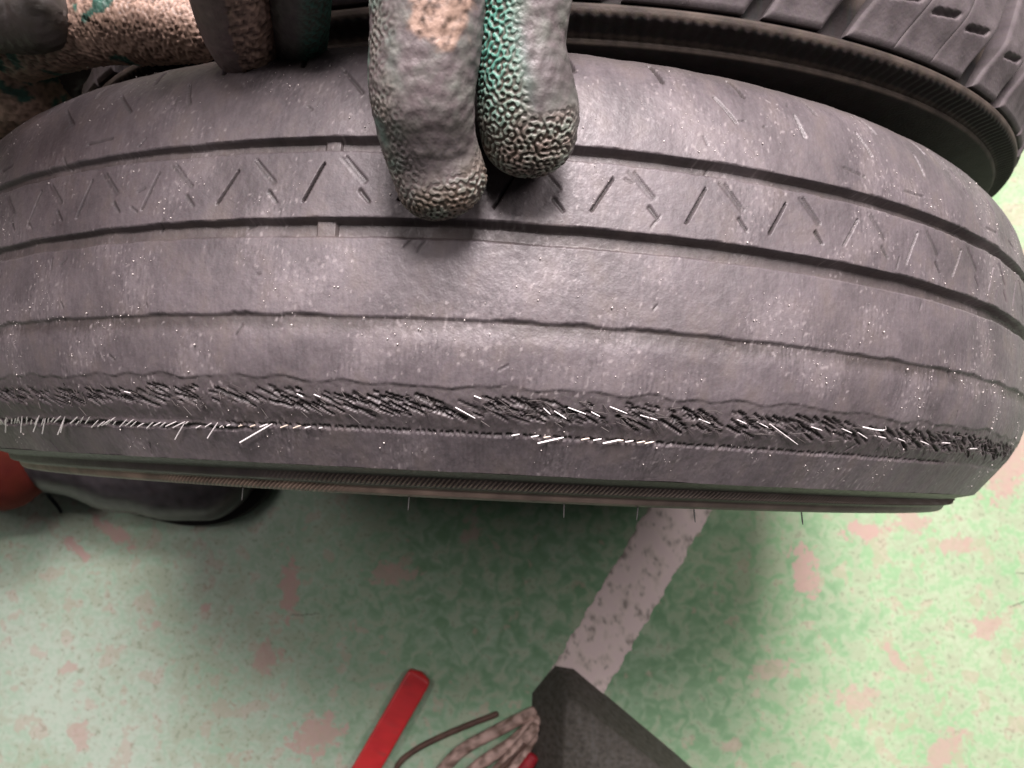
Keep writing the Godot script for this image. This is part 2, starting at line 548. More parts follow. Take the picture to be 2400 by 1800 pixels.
func worn_tyre() -> void:
	var o := thing("worn_tyre", TC)
	tag(o, "bald worn car tyre with steel wires showing through its near shoulder", "tyre")
	tread_rows()
	hgt.resize(NCOL * NROW)
	dark.resize(NCOL * NROW)
	# sipes between the two deep grooves, one set each 5.2 degrees
	for k in range(-9, 11):
		var d := -2.6 + 5.2 * k + rng.randf_range(-0.12, 0.12)
		var keep := (0.45 if d < -16 else 1.0) * rng.randf_range(0.65, 1.0)
		if d > 20: keep = 0.5
		var gone := rng.randf()
		cut(d + rng.randf_range(-0.1, 0.1), -0.0262 + rng.randf_range(-0.001, 0.001), d - 1.1, -0.0158 + rng.randf_range(-0.0006, 0.0006), 0.00015, 0.00034, 0.0019 * keep, 1.0 * keep)
		cut(d + 0.8 + 0.3 * gone, -0.0285 + 0.001 * gone, d + 2.2, -0.0218, 0.0006, 0.0020, 0.0003 * keep, 0.38)
		cut(d + 1.15, -0.0285, d + 2.35, -0.0216, 0.0003, 0.0003, 0.0006 * keep, 0.6)
		cut(d + 2.05, -0.0186, d + 2.55, -0.0155, 0.0010, 0.0005, 0.0008 * keep, 0.7)
	# what is left of the pattern on the far rib and shoulder
	for k in range(-8, 9):
		var d := 6.8 + 5.2 * k
		if rng.randf() < 0.55: cut(d, -0.0398 - 0.002 * (k % 2), d + rng.randf_range(1.4, 2.4), -0.0404, 0.0003, 0.0004, 0.0004, 0.4)
		if d > 10.0 or rng.randf() < 0.5: cut(d + 1.2 + rng.randf(), -0.0570, d + 2.2 + rng.randf(), -0.0490, 0.0004, 0.0008, 0.0006, 0.4)
		cut(d + 3.5, -0.0680, d + 3.9, -0.0600, 0.0012, 0.0012, 0.0012, 0.5)
	# the band torn open down to the cords: short slits lying close together
	for k in 900:
		var d := rng.randf_range(-52, 53)
		var ctr := band_z(d)
		var z0 := ctr + rng.randf_range(-0.0040, 0.0010) * (0.65 if d < -20 else 1.0)
		if fn2.get_noise_2d(d * 0.35, 5.0) < -0.45 and rng.randf() < 0.7: continue
		var len := 0.25 + 1.15 * pow(rng.randf(), 1.6)
		var w := rng.randf_range(0.00006, 0.00030)
		cut(d, z0, d + len, z0 + len * rng.randf_range(0.0012, 0.0027), w, w * 0.7, rng.randf_range(0.0003, 0.0013), rng.randf_range(0.5, 1.0))
	# the row where the outermost wires come out: ragged lip on the left, pricks further on
	for k in 90:
		var d := -37.0 + k * 0.27
		var dep := lerpf(0.0020, 0.0005, k / 90.0)
		cut(d, 0.0482 + fn2.get_noise_2d(d * 0.6, 0) * 0.0006, d + 0.5, 0.0484 + fn2.get_noise_2d(d * 0.6 + 0.3, 0) * 0.0006, 0.0016 * (1.0 - k / 130.0), 0.0014 * (1.0 - k / 130.0), dep, 0.75)
	for k in 150:
		var d := -14.0 + k * 0.34 + rng.randf_range(-0.1, 0.1)
		cut(d, 0.0470 + rng.randf_range(-0.0002, 0.0003), d + rng.randf_range(0.05, 0.2), 0.0471, 0.0004, 0.0006, 0.0007, 0.8)
	# scratches
	for k in 70:
		var d := rng.randf_range(-50, 50)
		var z := rng.randf_range(-0.066, 0.056)
		cut(d, z, d + rng.randf_range(-0.6, 0.6), z + rng.randf_range(0.0, 0.004), 0.0002, 0.0003, 0.0003, 0.5)

	var pos := PackedVector3Array()
	var col := PackedColorArray()
	pos.resize(NCOL * NROW)
	col.resize(NCOL * NROW)
	for r in NROW:
		for c in NCOL:
			var th := TH0 + DTH * c
			var w := tread_point(th, r, c)
			pos[r * NCOL + c] = w[0]
			col[r * NCOL + c] = w[1]
	var rub := vmat(0.52, 0.5)
	bumpy(rub, noise_tex(0.06, 4, 21, 512), 0.006, 30.0)
	rub.roughness = 0.62
	var smear := noise_tex(0.03, 4, 23, 512)
	var g := Gradient.new()
	g.set_color(0, Color(0.62, 0.62, 0.62))
	g.set_color(1, Color(1, 1, 1))
	smear.color_ramp = g
	rub.roughness_texture = smear
	part("tread", grid_mesh(pos, col, NROW, NCOL, false, true), rub, o)
	# the same tread round the rest of the circle, less finely
	var rest := 150
	pos = PackedVector3Array()
	col = PackedColorArray()
	var th1 := TH0 + DTH * (NCOL - 1)
	for r in range(0, NROW, 3):
		for c in rest + 1:
			var w := tread_point(lerpf(th1, TH0 + TAU, float(c) / rest), r, -1)
			pos.append(w[0])
			col.append(w[1])
	part("tread", grid_mesh(pos, col, NROW / 3, rest + 1, false, true), rub, o)

	# sidewalls: profile (z, r), swept; the near one carries the serrated rim line
	var near: Array = [[0.0581, 0.2785], [0.0590, 0.2750], [0.0599, 0.2712], [0.0604, 0.2700], [0.0612, 0.2697], [0.0620, 0.2694], [0.0628, 0.2689], [0.0633, 0.2680], [0.0636, 0.2662], [0.0641, 0.2653], [0.0650, 0.2649], [0.0660, 0.2642], [0.0667, 0.2628], [0.0668, 0.2600], [0.0664, 0.2500], [0.0655, 0.2360], [0.0630, 0.2200], [0.0580, 0.2050], [0.0520, 0.1920], [0.0500, 0.1840], [0.0470, 0.1790], [0.0380, 0.1785]]
	part("near_sidewall", sweep_sidewall(near, true), rub, o)
	var far: Array = [[-0.0754, 0.2801], [-0.0790, 0.2735], [-0.0830, 0.2640], [-0.0862, 0.2500], [-0.0850, 0.2360], [-0.0800, 0.2200], [-0.0730, 0.2050], [-0.0670, 0.1920], [-0.0650, 0.1840], [-0.0620, 0.1790], [-0.0530, 0.1785]]
	part("far_sidewall", sweep_sidewall(far, false), rub, o)
	var liner: Array = [[-0.0530, 0.1785], [-0.0560, 0.1920], [-0.0640, 0.2120], [-0.0740, 0.2400], [-0.0700, 0.2680], [-0.0500, 0.2880], [-0.0100, 0.2900], [0.0300, 0.2860], [0.0480, 0.2720], [0.0560, 0.2520], [0.0540, 0.2250], [0.0420, 0.1950], [0.0380, 0.1785]]
	part("inner_liner", sweep_sidewall(liner, false), rub, o)

	added_wheel(o, -0.066, 0.046, 0.181)
	wires(o)
	grit_sparkle(o)
	# hair-fine rubber vents left on the rim of the sidewall
	for d in [-3.6, 7.2, 12.6, 17.0, -16.2, 27.0]:
		var th := deg_to_rad(d)
		var b := Vector3(sin(th) * 0.2625, cos(th) * 0.2625, 0.0668)
		var tip := b + Vector3(rng.randf_range(-0.001, 0.001), 0.001, 0.0042)
		part("vent_hair", thin_rod(b, tip, 0.00025), mat(lin(0.02, 0.02, 0.018), 0.7), o)

# the steel wheel put inside a tyre, unseen, to stop light through its bore: rim and dished disc, turned about the axis
func added_wheel(o: Node3D, za: float, zb: float, r: float) -> void:
	var w := zb - za
	var prof: Array = [[za + 0.002, r + 0.012], [za + 0.006, r + 0.004], [za + 0.016, r - 0.003], [za + 0.3 * w, r - 0.016], [za + 0.7 * w, r - 0.016], [zb - 0.016, r - 0.003], [zb - 0.006, r + 0.004], [zb - 0.002, r + 0.012], [zb, r + 0.010], [zb - 0.006, r - 0.002], [zb - 0.018, r - 0.010], [za + 0.72 * w, r - 0.022], [za + 0.60 * w, r - 0.040], [za + 0.62 * w, r * 0.55], [za + 0.66 * w, r * 0.42], [za + 0.60 * w, r * 0.30], [za + 0.60 * w, 0.001]]
	var pos := PackedVector3Array()
	var col := PackedColorArray()
	for q in prof:
		for c in 97:
			var th := TAU * c / 96.0
			pos.append(Vector3(sin(th) * q[1], cos(th) * q[1], q[0]))
			col.append(Color(0.09, 0.09, 0.092) * (1.0 + 0.4 * n3(pos[-1], 40.0)))
	part("added_wheel_rim", grid_mesh(pos, col, prof.size(), 97, true, false), vmat(0.5, 0.5), o)

func band_z(d: float) -> float:
	return 0.0405 + fn2.get_noise_2d(d * 0.11, 1.0) * 0.0007 - 0.0012 * sstep(-15.0, -40.0, d)

func tread_point(th: float, r: int, c: int) -> Array:
	var z := row_z[r]
	var rad := row_r[r]
	var s := th * 0.3
	var d := rad_to_deg(th)
	var e1 := fn2.get_noise_2d(s * 60.0, z * 40.0)
	var e2 := fn.get_noise_2d(s * 240.0, z * 240.0)
	var rag := e1 * 0.00022 + e2 * 0.00014
	var left := sstep(0.0, -28.0, d)                  # shallower where it has worn most
	var h := 0.0
	h = minf(h, groove(z + rag, -0.0326, 0.0022 - 0.0004 * left, 0.0034 - 0.0016 * left))
	h = minf(h, groove(z + rag, -0.0082, 0.0028 - 0.0004 * left, 0.0036 - 0.0017 * left))
	# the third groove is worn nearly flat: shallow, soft walled, with dirt lying in it
	var cz := z - 0.0176 + rag * 1.5
	var tr := (1.0 - sstep(0.0008, 0.0016, -cz)) if cz < 0.0 else 1.0 - sstep(-0.0010, 0.0062, cz + 0.0003 * e1)
	h -= tr * (0.0008 + 0.0003 * e1)
	h = minf(h, groove(z + rag * 2.4, 0.0165, 0.0004, 0.0011 + 0.0005 * e1))
	# wear bar across the second groove
	if absf(d + 7.6) < 0.55 and absf(z + 0.0082) < 0.003: h = maxf(h, -0.0019 + e1 * 0.0003)
	if absf(d + 7.6) < 0.45 and absf(z + 0.0326) < 0.003: h = maxf(h, -0.0024 + e1 * 0.0003)
	# the torn band lies a little lower, with a ragged upper edge
	var bz := band_z(d)
	var top := bz - 0.0066 + 0.0012 * fn2.get_noise_2d(d * 0.33, 9.0) + rag * 1.5
	var bot := 0.0466 + rag
	var inband := sstep(top - 0.0002, top + 0.0003, z) * (1.0 - sstep(bot - 0.0002, bot + 0.0008, z))
	h -= inband * (0.00030 + 0.00022 * e2)
	h += (e1 * 0.00016 + e2 * 0.00010) * (1.0 - inband) 
	h -= maxf(0.0, fn2.get_noise_2d(s * 14.0 + 40.0, z * 14.0) - 0.1) * 0.0006
	var dk := 0.0
	if c >= 0:
		h += hgt[r * NCOL + c]
		dk = dark[r * NCOL + c]
	var n := row_n[r]
	var zz := z + n.x * h
	var rr := rad + n.y * h
	# colour of the rubber itself: dusty bloom, browner dirt, black where it is freshly torn
	var a := fn2.get_noise_2d(s * 22.0, z * 26.0 + 4.0)
	var b := fn.get_noise_2d(s * 75.0 + 9.0, z * 60.0)
	var f := fn.get_noise_2d(s * 900.0, z * 500.0) * 0.6 + fn.get_noise_2d(s * 700.0, z * 90.0 + 8.0) * 0.6
	var k := 1.0 + 0.20 * a + 0.26 * b + 0.26 * f
	var cc := Color(0.098, 0.085, 0.090) * k
	cc = cc.lerp(Color(0.100, 0.083, 0.074), clampf(b * 0.7, 0.0, 0.5))
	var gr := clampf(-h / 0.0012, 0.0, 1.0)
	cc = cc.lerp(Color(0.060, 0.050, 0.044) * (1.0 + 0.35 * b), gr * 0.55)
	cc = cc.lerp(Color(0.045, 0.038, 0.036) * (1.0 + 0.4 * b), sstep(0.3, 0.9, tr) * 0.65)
	cc = cc.lerp(Color(0.060, 0.052, 0.053), inband * 0.5)
	var spk := fn2.get_noise_2d(s * 560.0, z * 430.0)
	var zone := fn2.get_noise_2d(s * 30.0 + 70.0, z * 34.0)
	cc = cc.lerp(Color(0.25, 0.225, 0.225), sstep(0.72 - zone * 0.35, 0.95 - zone * 0.2, spk + 0.25 * f) * 0.7)
	cc = cc.lerp(Color(0.17, 0.15, 0.155), sstep(0.25, 0.7, zone + f * 0.5) * 0.35 * (1.0 - inband))
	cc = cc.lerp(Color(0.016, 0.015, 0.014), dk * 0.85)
	# shoulder near the far edge kept its darker, unworn rubber
	cc = cc.lerp(Color(0.075, 0.066, 0.06), sstep(-0.062, -0.070, z) * 0.6)
	cc.a = 1.0
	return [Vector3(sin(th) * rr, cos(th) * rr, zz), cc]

func sweep_sidewall(profile: Array, serrated: bool) -> ArrayMesh:
	# fine columns on top, coarse below
	var ths := PackedFloat32Array()
	var fine := 0.0010 if serrated else 0.01
	var t := -0.97
	while t < 0.97:
		ths.append(t)
		t += fine
	while t < TAU - 0.97:
		ths.append(t)
		t += 0.03
	ths.append(TAU - 0.97)
	# subdivide the profile
	var pz := PackedFloat32Array()
	var pr := PackedFloat32Array()
	for i in profile.size() - 1:
		for k in 3:
			pz.append(lerpf(profile[i][0], profile[i + 1][0], k / 3.0))
			pr.append(lerpf(profile[i][1], profile[i + 1][1], k / 3.0))
	pz.append(profile[-1][0])
	pr.append(profile[-1][1])
	var pos := PackedVector3Array()
	var col := PackedColorArray()
	for r in pz.size():
		for th in ths:
			var rr := pr[r]
			var zz := pz[r]
			var s := th * 0.27
			var b := fn.get_noise_2d(s * 60.0, rr * 90.0)
			var cc := Color(0.060, 0.051, 0.048) * (1.0 + 0.4 * b)
			if serrated:
				if zz > 0.0602 and zz < 0.0634 and rr > 0.266:      # fine slanting ribs
					var k := sin((th * 0.27 + (zz - 0.062) * 0.9) * TAU / 0.0016)
					var amt := sstep(0.0602, 0.0608, zz) * sstep(0.0634, 0.0628, zz) * sstep(-0.28, -0.10, th if th < 3.0 else th - TAU)
					rr += (k - 0.4) * 0.00050 * amt
					cc = cc.lerp(Color(0.15, 0.115, 0.085), amt * (0.30 + 0.35 * clampf(k, -0.7, 1.0)))
				elif zz >= 0.0637 and rr > 0.255:                   # brown dirt on the outermost line, painted brighter on its lit left half
					var tt := th if th < 3.0 else th - TAU
					var k := sin((th * 0.264 + (zz - 0.065) * 1.3) * TAU / 0.0016) * sstep(-0.42, -0.36, tt) * sstep(-0.12, -0.20, tt)
					rr += k * 0.00040 * sstep(0.0637, 0.0642, zz)
					b += k * 0.7
					cc = cc.lerp(Color(0.20, 0.145, 0.11) * (1.0 + 0.6 * b), 0.25 + 0.6 * sstep(0.35, -0.45, th if th < 3.0 else th - TAU))
				elif rr > 0.2705 and rr < 0.277: cc = cc.lerp(Color(0.035, 0.032, 0.031), 0.7)
			else:
				cc = cc.lerp(Color(0.030, 0.027, 0.025), 0.5)
			pos.append(Vector3(sin(th) * rr, cos(th) * rr, zz))
			col.append(cc)
	return grid_mesh(pos, col, pz.size(), ths.size(), false, true)

func thin_rod(a: Vector3, b: Vector3, r: float, bend := Vector3.ZERO) -> ArrayMesh:
	var pos := PackedVector3Array()
	var f := (b - a).normalized()
	var u := f.cross(Vector3(0.31, 0.2, 0.9)).normalized()
	var v := f.cross(u)
	for i in 5:
		var t := i / 4.0
		var c := a.lerp(b, t) + bend * t * (1.0 - t) * 4.0
		for k in 7:
			var ph := TAU * k / 6.0
			pos.append(c + (u * cos(ph) + v * sin(ph)) * r * (1.0 if i < 4 else 0.6))
	return grid_mesh(pos, PackedColorArray(), 5, 7, true)

func on_tread(d: float, z: float, lift: float) -> Vector3:
	var i := clampi(int(row_of(z)), 0, NROW - 1)
	var th := deg_to_rad(d)
	var n := row_n[i]
	var rr := row_r[i] + n.y * lift
	return Vector3(sin(th) * rr, cos(th) * rr, z + n.x * lift)

func wires(o: Node3D) -> void:
	var steel := mat(lin(0.93, 0.88, 0.88), 0.35, 0.6, 0.2)
	var rust := mat(lin(0.85, 0.72, 0.60), 0.38, 0.6, 0.2)
	# the outer row: close set on the left, sparse to the right
	var d := -37.5
	while d < -14.5:
		var l := rng.randf_range(0.7, 1.3) * (1.0 if d < -18 else 0.6)
		var z := 0.0475 + rng.randf_range(-0.0006, 0.0006)
		var a := on_tread(d, z + 0.0010 * l, 0.0002)
		var b := on_tread(d + l * rng.randf_range(0.7, 1.2), z - 0.0010 * l, 0.0007)
		if rng.randf() < 0.14: a = on_tread(d - 0.5, z + 0.0035, 0.0016)
		part("steel_wire", thin_rod(a, b, 0.00021), steel, o)
		d += rng.randf_range(0.42, 0.75) * (1.0 if d > -28 else 0.8)
	for q in [[-13.9, 0.0473, 0.5], [-13.1, 0.0473, 0.5], [-12.3, 0.0472, 0.6], [-11.6, 0.0470, 0.9], [-10.3, 0.0470, 0.8], [-9.5, 0.0470, 0.8], [-8.8, 0.0470, 0.6], [-8.0, 0.0470, 0.35],
			[3.2, 0.0465, 0.6], [4.3, 0.0466, 0.6], [5.0, 0.0466, 0.5], [7.2, 0.0466, 0.6], [7.9, 0.0466, 0.6], [9.2, 0.0466, 0.6], [9.8, 0.0466, 0.6], [10.5, 0.0466, 0.6], [11.0, 0.0466, 0.7]]:
		part("steel_wire", thin_rod(on_tread(q[0] - 0.25 * q[2], q[1] + 0.0006 * q[2], 0.0002), on_tread(q[0] + 0.45 * q[2], q[1] - 0.0007 * q[2], 0.0006), 0.00023), rust if q[0] > -14 and rng.randf() < 0.5 else steel, o)
	# long loose ends
	for q in [[-13.25, 0.0512, 0.0020, -10.9, 0.0463, 0.0006], [4.55, 0.0480, 0.0012, 6.0, 0.0464, 0.0005], [8.3, 0.0472, 0.0010, 9.3, 0.0462, 0.0005]]:
		part("steel_wire", thin_rod(on_tread(q[0], q[1], q[2]), on_tread(q[3], q[4], q[5]), 0.00027), steel, o)
	# bright ends lying in the torn band
	for q in [[-0.15, 0.0400, 0.95, 0.0424], [0.85, 0.0367, 1.25, 0.0372], [4.65, 0.0390, 5.05, 0.0404], [5.25, 0.0396, 5.95, 0.0413], [6.0, 0.0385, 7.0, 0.0398], [7.3, 0.0393, 7.8, 0.0402], [8.3, 0.0376, 9.3, 0.0390],
			[10.1, 0.0394, 11.1, 0.0402], [-9.0, 0.0381, -8.6, 0.0387], [-8.0, 0.0381, -7.6, 0.0386], [13.6, 0.0394, 14.3, 0.0402], [16.0, 0.0388, 16.6, 0.0396], [17.3, 0.0390, 18.1, 0.0402], [18.2, 0.0393, 20.7, 0.0443],
			[21.2, 0.0392, 22.0, 0.0398], [23.6, 0.0390, 24.4, 0.0398], [25.0, 0.0396, 25.9, 0.0410], [26.6, 0.0402, 27.6, 0.0404], [28.6, 0.0402, 29.6, 0.0408], [31.4, 0.0404, 32.3, 0.0410], [34.0, 0.0402, 34.9, 0.0398], [-20.6, 0.0385, -20.0, 0.0388], [38.5, 0.0410, 39.6, 0.0404]]:
		part("steel_wire", thin_rod(on_tread(q[0], q[1], 0.0002), on_tread(q[2], q[3], 0.0007), 0.00017), steel, o)
	var list: Array = []
	for k in 300:
		var dd := rng.randf_range(-48, 48)
		var z := band_z(dd) + rng.randf_range(-0.004, 0.003)
		list.append(thin_rod(on_tread(dd, z, 0.0), on_tread(dd + rng.randf_range(0.15, 0.7), z + rng.randf_range(-0.0012, 0.0020), rng.randf_range(0.0004, 0.0014)), 0.00010 + 0.00008 * rng.randf()))
	var fib := part("torn_fibres", joined(list), mat(lin(0.05, 0.042, 0.04), 0.6), o)
	tag(fib, "", "", "", "stuff")
	# one curl of cord on the right
	var p0 := on_tread(25.1, 0.0378, 0.0006)
	var p1 := on_tread(26.4, 0.0362, 0.0030)
	part("cord_curl", thin_rod(p0, p1, 0.00025, on_tread(26.6, 0.0378, 0.002) - (p0 + p1) * 0.5), steel, o)

func grit_sparkle(o: Node3D) -> void:  # pale grains: mineral dust, also put in for the wet sparkle
	var st := SurfaceTool.new()
	st.begin(Mesh.PRIMITIVE_TRIANGLES)
	for k in 5200:
		var d := rng.randf_range(-50, 52)
		var z := rng.randf_range(-0.070, 0.056)
		var zone := fn2.get_noise_2d(deg_to_rad(d) * 9.0 + 70.0, z * 34.0)
		if zone < rng.randf_range(-0.1, 0.8): continue
		if z > 0.033 and z < 0.047 and rng.randf() < 0.6: continue
		if absf(z + 0.0326) < 0.003 or absf(z + 0.0082) < 0.0035: continue
		var r := 0.00011 + 0.00026 * pow(rng.randf(), 4.0)
		var c := on_tread(d, z, r * 0.4)
		var u := Vector3(rng.randf_range(-1, 1), rng.randf_range(-1, 1), rng.randf_range(-1, 1)).normalized() * r
		var v := u.cross(Vector3(rng.randf(), 0.3, rng.randf())).normalized() * r * rng.randf_range(0.6, 1.4)
		var w := u.cross(v).normalized() * r
		var e := [c + u, c - u, c + v, c - v, c + w, c - w]
		for f in [[0, 2, 4], [2, 1, 4], [1, 3, 4], [3, 0, 4], [2, 0, 5], [1, 2, 5], [3, 1, 5], [0, 3, 5]]:
			for i in f: st.add_vertex(e[i])
	st.generate_normals()
	var g := part("grit_sparkle", st.commit(), mat(lin(0.62, 0.57, 0.54), 0.3, 0.7), o)
	tag(g, "", "", "", "stuff")

# ------------------------------------------------------------------ the tyre behind
func leaning_tyre() -> void:
	var o := thing("spare_tyre")
	tag(o, "tyre with deep tread blocks leaning behind the worn one", "tyre")
	var yaw := 0.0043
	var lean := -0.119
	var ax := Vector3(sin(yaw) * cos(lean), sin(lean), cos(yaw) * cos(lean))
	var u := Vector3(cos(yaw), 0, -sin(yaw))
	var v := ax.cross(u)
	o.transform = Transform3D(Basis(u, v, ax), Vector3(0.0262, 0.2872, -0.1292))
	var rub := vmat(0.72, 0.35)
	bumpy(rub, noise_tex(0.05, 4, 33, 512), 0.012, 22.0)
	# profile (along the axis, radius): near sidewall to far sidewall
	var prof: Array = [[-0.012, 0.170], [-0.003, 0.180], [0.006, 0.205], [0.0105, 0.235], [0.0100, 0.252], [0.0085, 0.262], [0.0070, 0.2685], [0.0062, 0.2745], [0.0055, 0.2768], [0.0040, 0.2775], [0.0030, 0.2765], [0.0015, 0.2800], [0.0002, 0.2850], [-0.0015, 0.2864], [-0.0035, 0.2866],
		[-0.0060, 0.2840], [-0.020, 0.2865], [-0.050, 0.2885], [-0.080, 0.2890], [-0.110, 0.2885], [-0.150, 0.2850], [-0.160, 0.2750], [-0.166, 0.255], [-0.164, 0.225], [-0.155, 0.195], [-0.145, 0.180], [-0.138, 0.172]]
	var pos := PackedVector3Array()
	var col := PackedColorArray()
	var cols := 1801
	for i in prof.size() * 3 - 2:
		var z := lerpf(prof[i / 3][0], prof[mini(i / 3 + 1, prof.size() - 1)][0], (i % 3) / 3.0)
		var rr := lerpf(prof[i / 3][1], prof[mini(i / 3 + 1, prof.size() - 1)][1], (i % 3) / 3.0)
		for c in cols:
			var th := TAU * c / (cols - 1)
			var b := fn.get_noise_2d(th * 18.0, rr * 120.0 + z * 90.0)
			var cc := Color(0.017, 0.0145, 0.014) * (1.0 + 0.5 * b)
			if (absf(rr - 0.2772) < 0.0007 or (rr > 0.2858 and rr < 0.288)) and i < 50: cc = cc.lerp(Color(0.085, 0.068, 0.055), 0.55 + 0.4 * b)  # ridges painted lighter, as edges catching the light
			cc.a = 1.0
			var rib := 0.0
			if rr > 0.2775 and rr < 0.2855 and z > -0.001: rib = 0.00030 * sin(th * 0.28 * TAU / 0.0044)   # fine ribbing of the shoulder band
			pos.append(Vector3(sin(th) * rr, cos(th) * rr, z + rib))
			col.append(cc)
	part("carcass", grid_mesh(pos, col, prof.size() * 3 - 2, cols, true, false), rub, o)
	added_wheel(o, -0.140, -0.010, 0.176)
	var n := 66
	var near_mesh: Array = [tread_block(n, -0.0050, -0.064, 0.70, 1), tread_block(n, -0.0050, -0.064, 0.70, 2)]
	var far_mesh := tread_block(n, -0.1500, -0.092, 0.70, 3)
	for k in n:
		part("tread_block", near_mesh[k % 2], rub, o, Transform3D(Basis(Vector3(0, 0, 1), TAU * k / n + 0.02 * sin(k * 1.7)), Vector3.ZERO))
		part("tread_block", far_mesh, rub, o, Transform3D(Basis(Vector3(0, 0, 1), TAU * k / n), Vector3.ZERO))
	var rib: Array = [[-0.070, 0.286], [-0.0704, 0.2950], [-0.072, 0.2958], [-0.084, 0.2960], [-0.0856, 0.2950], [-0.086, 0.286]]
	pos = PackedVector3Array()
	col = PackedColorArray()
	for q in rib:
		for c in 361:
			var th := TAU * c / 360.0
			pos.append(Vector3(sin(th) * q[1], cos(th) * q[1], q[0]))
			col.append(Color(0.07, 0.06, 0.058) * (1.0 + 0.4 * fn.get_noise_2d(th * 20.0, q[0] * 99.0)))
	part("centre_rib", grid_mesh(pos, col, rib.size(), 361, true, false), rub, o)

# one block of the shoulder: slanting, curved with the tyre, rounded edges, a slit along its middle
func tread_block(n: int, z0: float, z1: float, slant: float, sd: int) -> ArrayMesh:
	var pos := PackedVector3Array()
	var col := PackedColorArray()
	var rows := 90
	var cols := 30
	var half := PI / n * 0.86
	for r in rows:
		var fr := clampf(float(r - 2) / (rows - 5), 0.0, 1.0)
		var z := lerpf(z0, z1, fr)
		for c in cols:
			var fc := clampf(float(c - 2) / (cols - 5), 0.0, 1.0) * 2.0 - 1.0
			var sh := (z - z0) * slant / 0.29
			sh *= -1.0 if z1 > z0 else 1.0
			var bend := 0.010 * pow(absf(z - z0) / 0.06, 2.0)
			var th := fc * half - sh * 0.9 - bend
			var rr := 0.2866 + 0.0070 * sstep(0.0, 0.35, absf(z - z0) / 0.06) + 0.0018
			var edge := minf(minf(fr, 1.0 - fr) * 0.06, (1.0 - absf(fc)) * half * 0.29)
			rr -= 0.0011 * (1.0 - sstep(0.0, 0.0014, edge))
			if r <= 1 or r >= rows - 2 or c <= 1 or c >= cols - 2:
				rr = 0.283 if (r == 0 or r == rows - 1 or c == 0 or c == cols - 1) else rr - 0.0004
			# slit
			var sl := absf(fr - 0.27 - fc * 0.03)
			if absf(fc) < 0.62: rr -= 0.0022 * (1.0 - sstep(0.008, 0.024, sl)) * sstep(0.62, 0.55, absf(fc))
			var p := Vector3(sin(th) * rr, cos(th) * rr, z)
			var b := fn.get_noise_3d(p.x * 90.0 + sd, p.y * 90.0, p.z * 90.0)
			var cc := Color(0.085, 0.074, 0.076) * (1.0 + 0.45 * b)
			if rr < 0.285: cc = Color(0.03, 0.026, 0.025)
			cc.a = 1.0
			pos.append(p)
			col.append(cc)
	return grid_mesh(pos, col, rows, cols, false, z1 > z0)

# ------------------------------------------------------------------ the worker
func rubbery(p: Vector3, wrinkle: float, green: float, dirt: float, wl := 0.0014) -> Array:
	# coated glove: smooth and dirty, or puckered into folds with worn mint ridges
	var f := folds(p, wl)
	var rid := sstep(-0.75, 0.75, f)
	var n := n3(p, 140.0)
	var n2 := n3(p, 420.0)
	var smooth := Color(0.112, 0.094, 0.095).lerp(Color(0.125, 0.13, 0.115), clampf(0.3 + n, 0, 1)) * (1.0 + 0.2 * n2)
	smooth = smooth.lerp(Color(0.045, 0.19, 0.145), green)
	var rc := Color(0.25, 0.29, 0.24).lerp(Color(0.26, 0.205, 0.175), clampf(0.45 + n * 1.6, 0, 1)).lerp(Color(0.07, 0.25, 0.19), green)
	var wc := Color(0.085, 0.064, 0.050).lerp(rc, rid)
	smooth = smooth * (1.0 + 0.22 * n3(p, 55.0) + 0.15 * sstep(-0.5, 0.6, folds(p, wl * 2.3)))
	smooth = smooth.lerp(Color(0.045, 0.038, 0.036), sstep(0.30, 0.62, n3(p, 170.0) + 0.2 * n2) * 0.35)
	var c := smooth.lerp(wc, wrinkle)
	c = c.lerp(Color(0.085, 0.058, 0.038), dirt * clampf(0.65 + n, 0.0, 1.0))
	c.a = 1.0
	return [(rid - 0.5) * 0.00060 * wrinkle + n * 0.00012 + (1.0 - wrinkle) * (n2 * 0.00008 + folds(p, wl * 2.3) * 0.00007), c]

func knitted(p: Vector3) -> Array:
	var n := n3(p, 380.0)
	var m := n3(p, 60.0)
	var f := folds(p, 0.0016)
	var c := Color(0.36, 0.25, 0.195).lerp(Color(0.07, 0.045, 0.033), clampf(0.34 - n * 1.1 - f * 0.22, 0, 1))
	c = c.lerp(Color(0.26, 0.18, 0.13), clampf(m * 0.9, 0, 0.7))
	c.a = 1.0
	return [n * 0.00045 + f * 0.00022, c]

func finger_a(p: Vector3, t: float, ph: float) -> Array:        # the one reaching furthest
	var lft := sstep(0.1, 0.95, -cos(ph))                         # side towards the left of the photo
	var tip := sstep(0.20, -0.1, t) 
	var hollow := sstep(0.17, 0.05, absf(t - 0.20)) * sstep(0.2, 0.8, sin(ph))
	var wr := clampf(maxf(tip * 0.75 * (1.0 - hollow), lft * 0.45 * sstep(-0.4, 0.3, n3(p, 90.0) + 0.2)), 0, 1)
	var gr := clampf(lft * sstep(0.0, 0.4, n3(p, 70.0) + 0.15 * t) * 0.35, 0, 1)
	var w := rubbery(p, wr, gr, clampf(tip * 0.7 + hollow * 0.25, 0, 1))
	var c: Color = w[1]
	c = c.lerp(Color(0.058, 0.050, 0.051), hollow * 0.75)
	var bare := sstep(0.0095, 0.0065, (p - Vector3(-0.0043, 0.648, -0.0440)).length() + n3(p, 150.0) * 0.003)
	if bare > 0.0:
		var kn := knitted(p)
		c = c.lerp(kn[1] as Color, bare)
	c.a = 1.0
	return [w[0] - hollow * 0.0012, c]

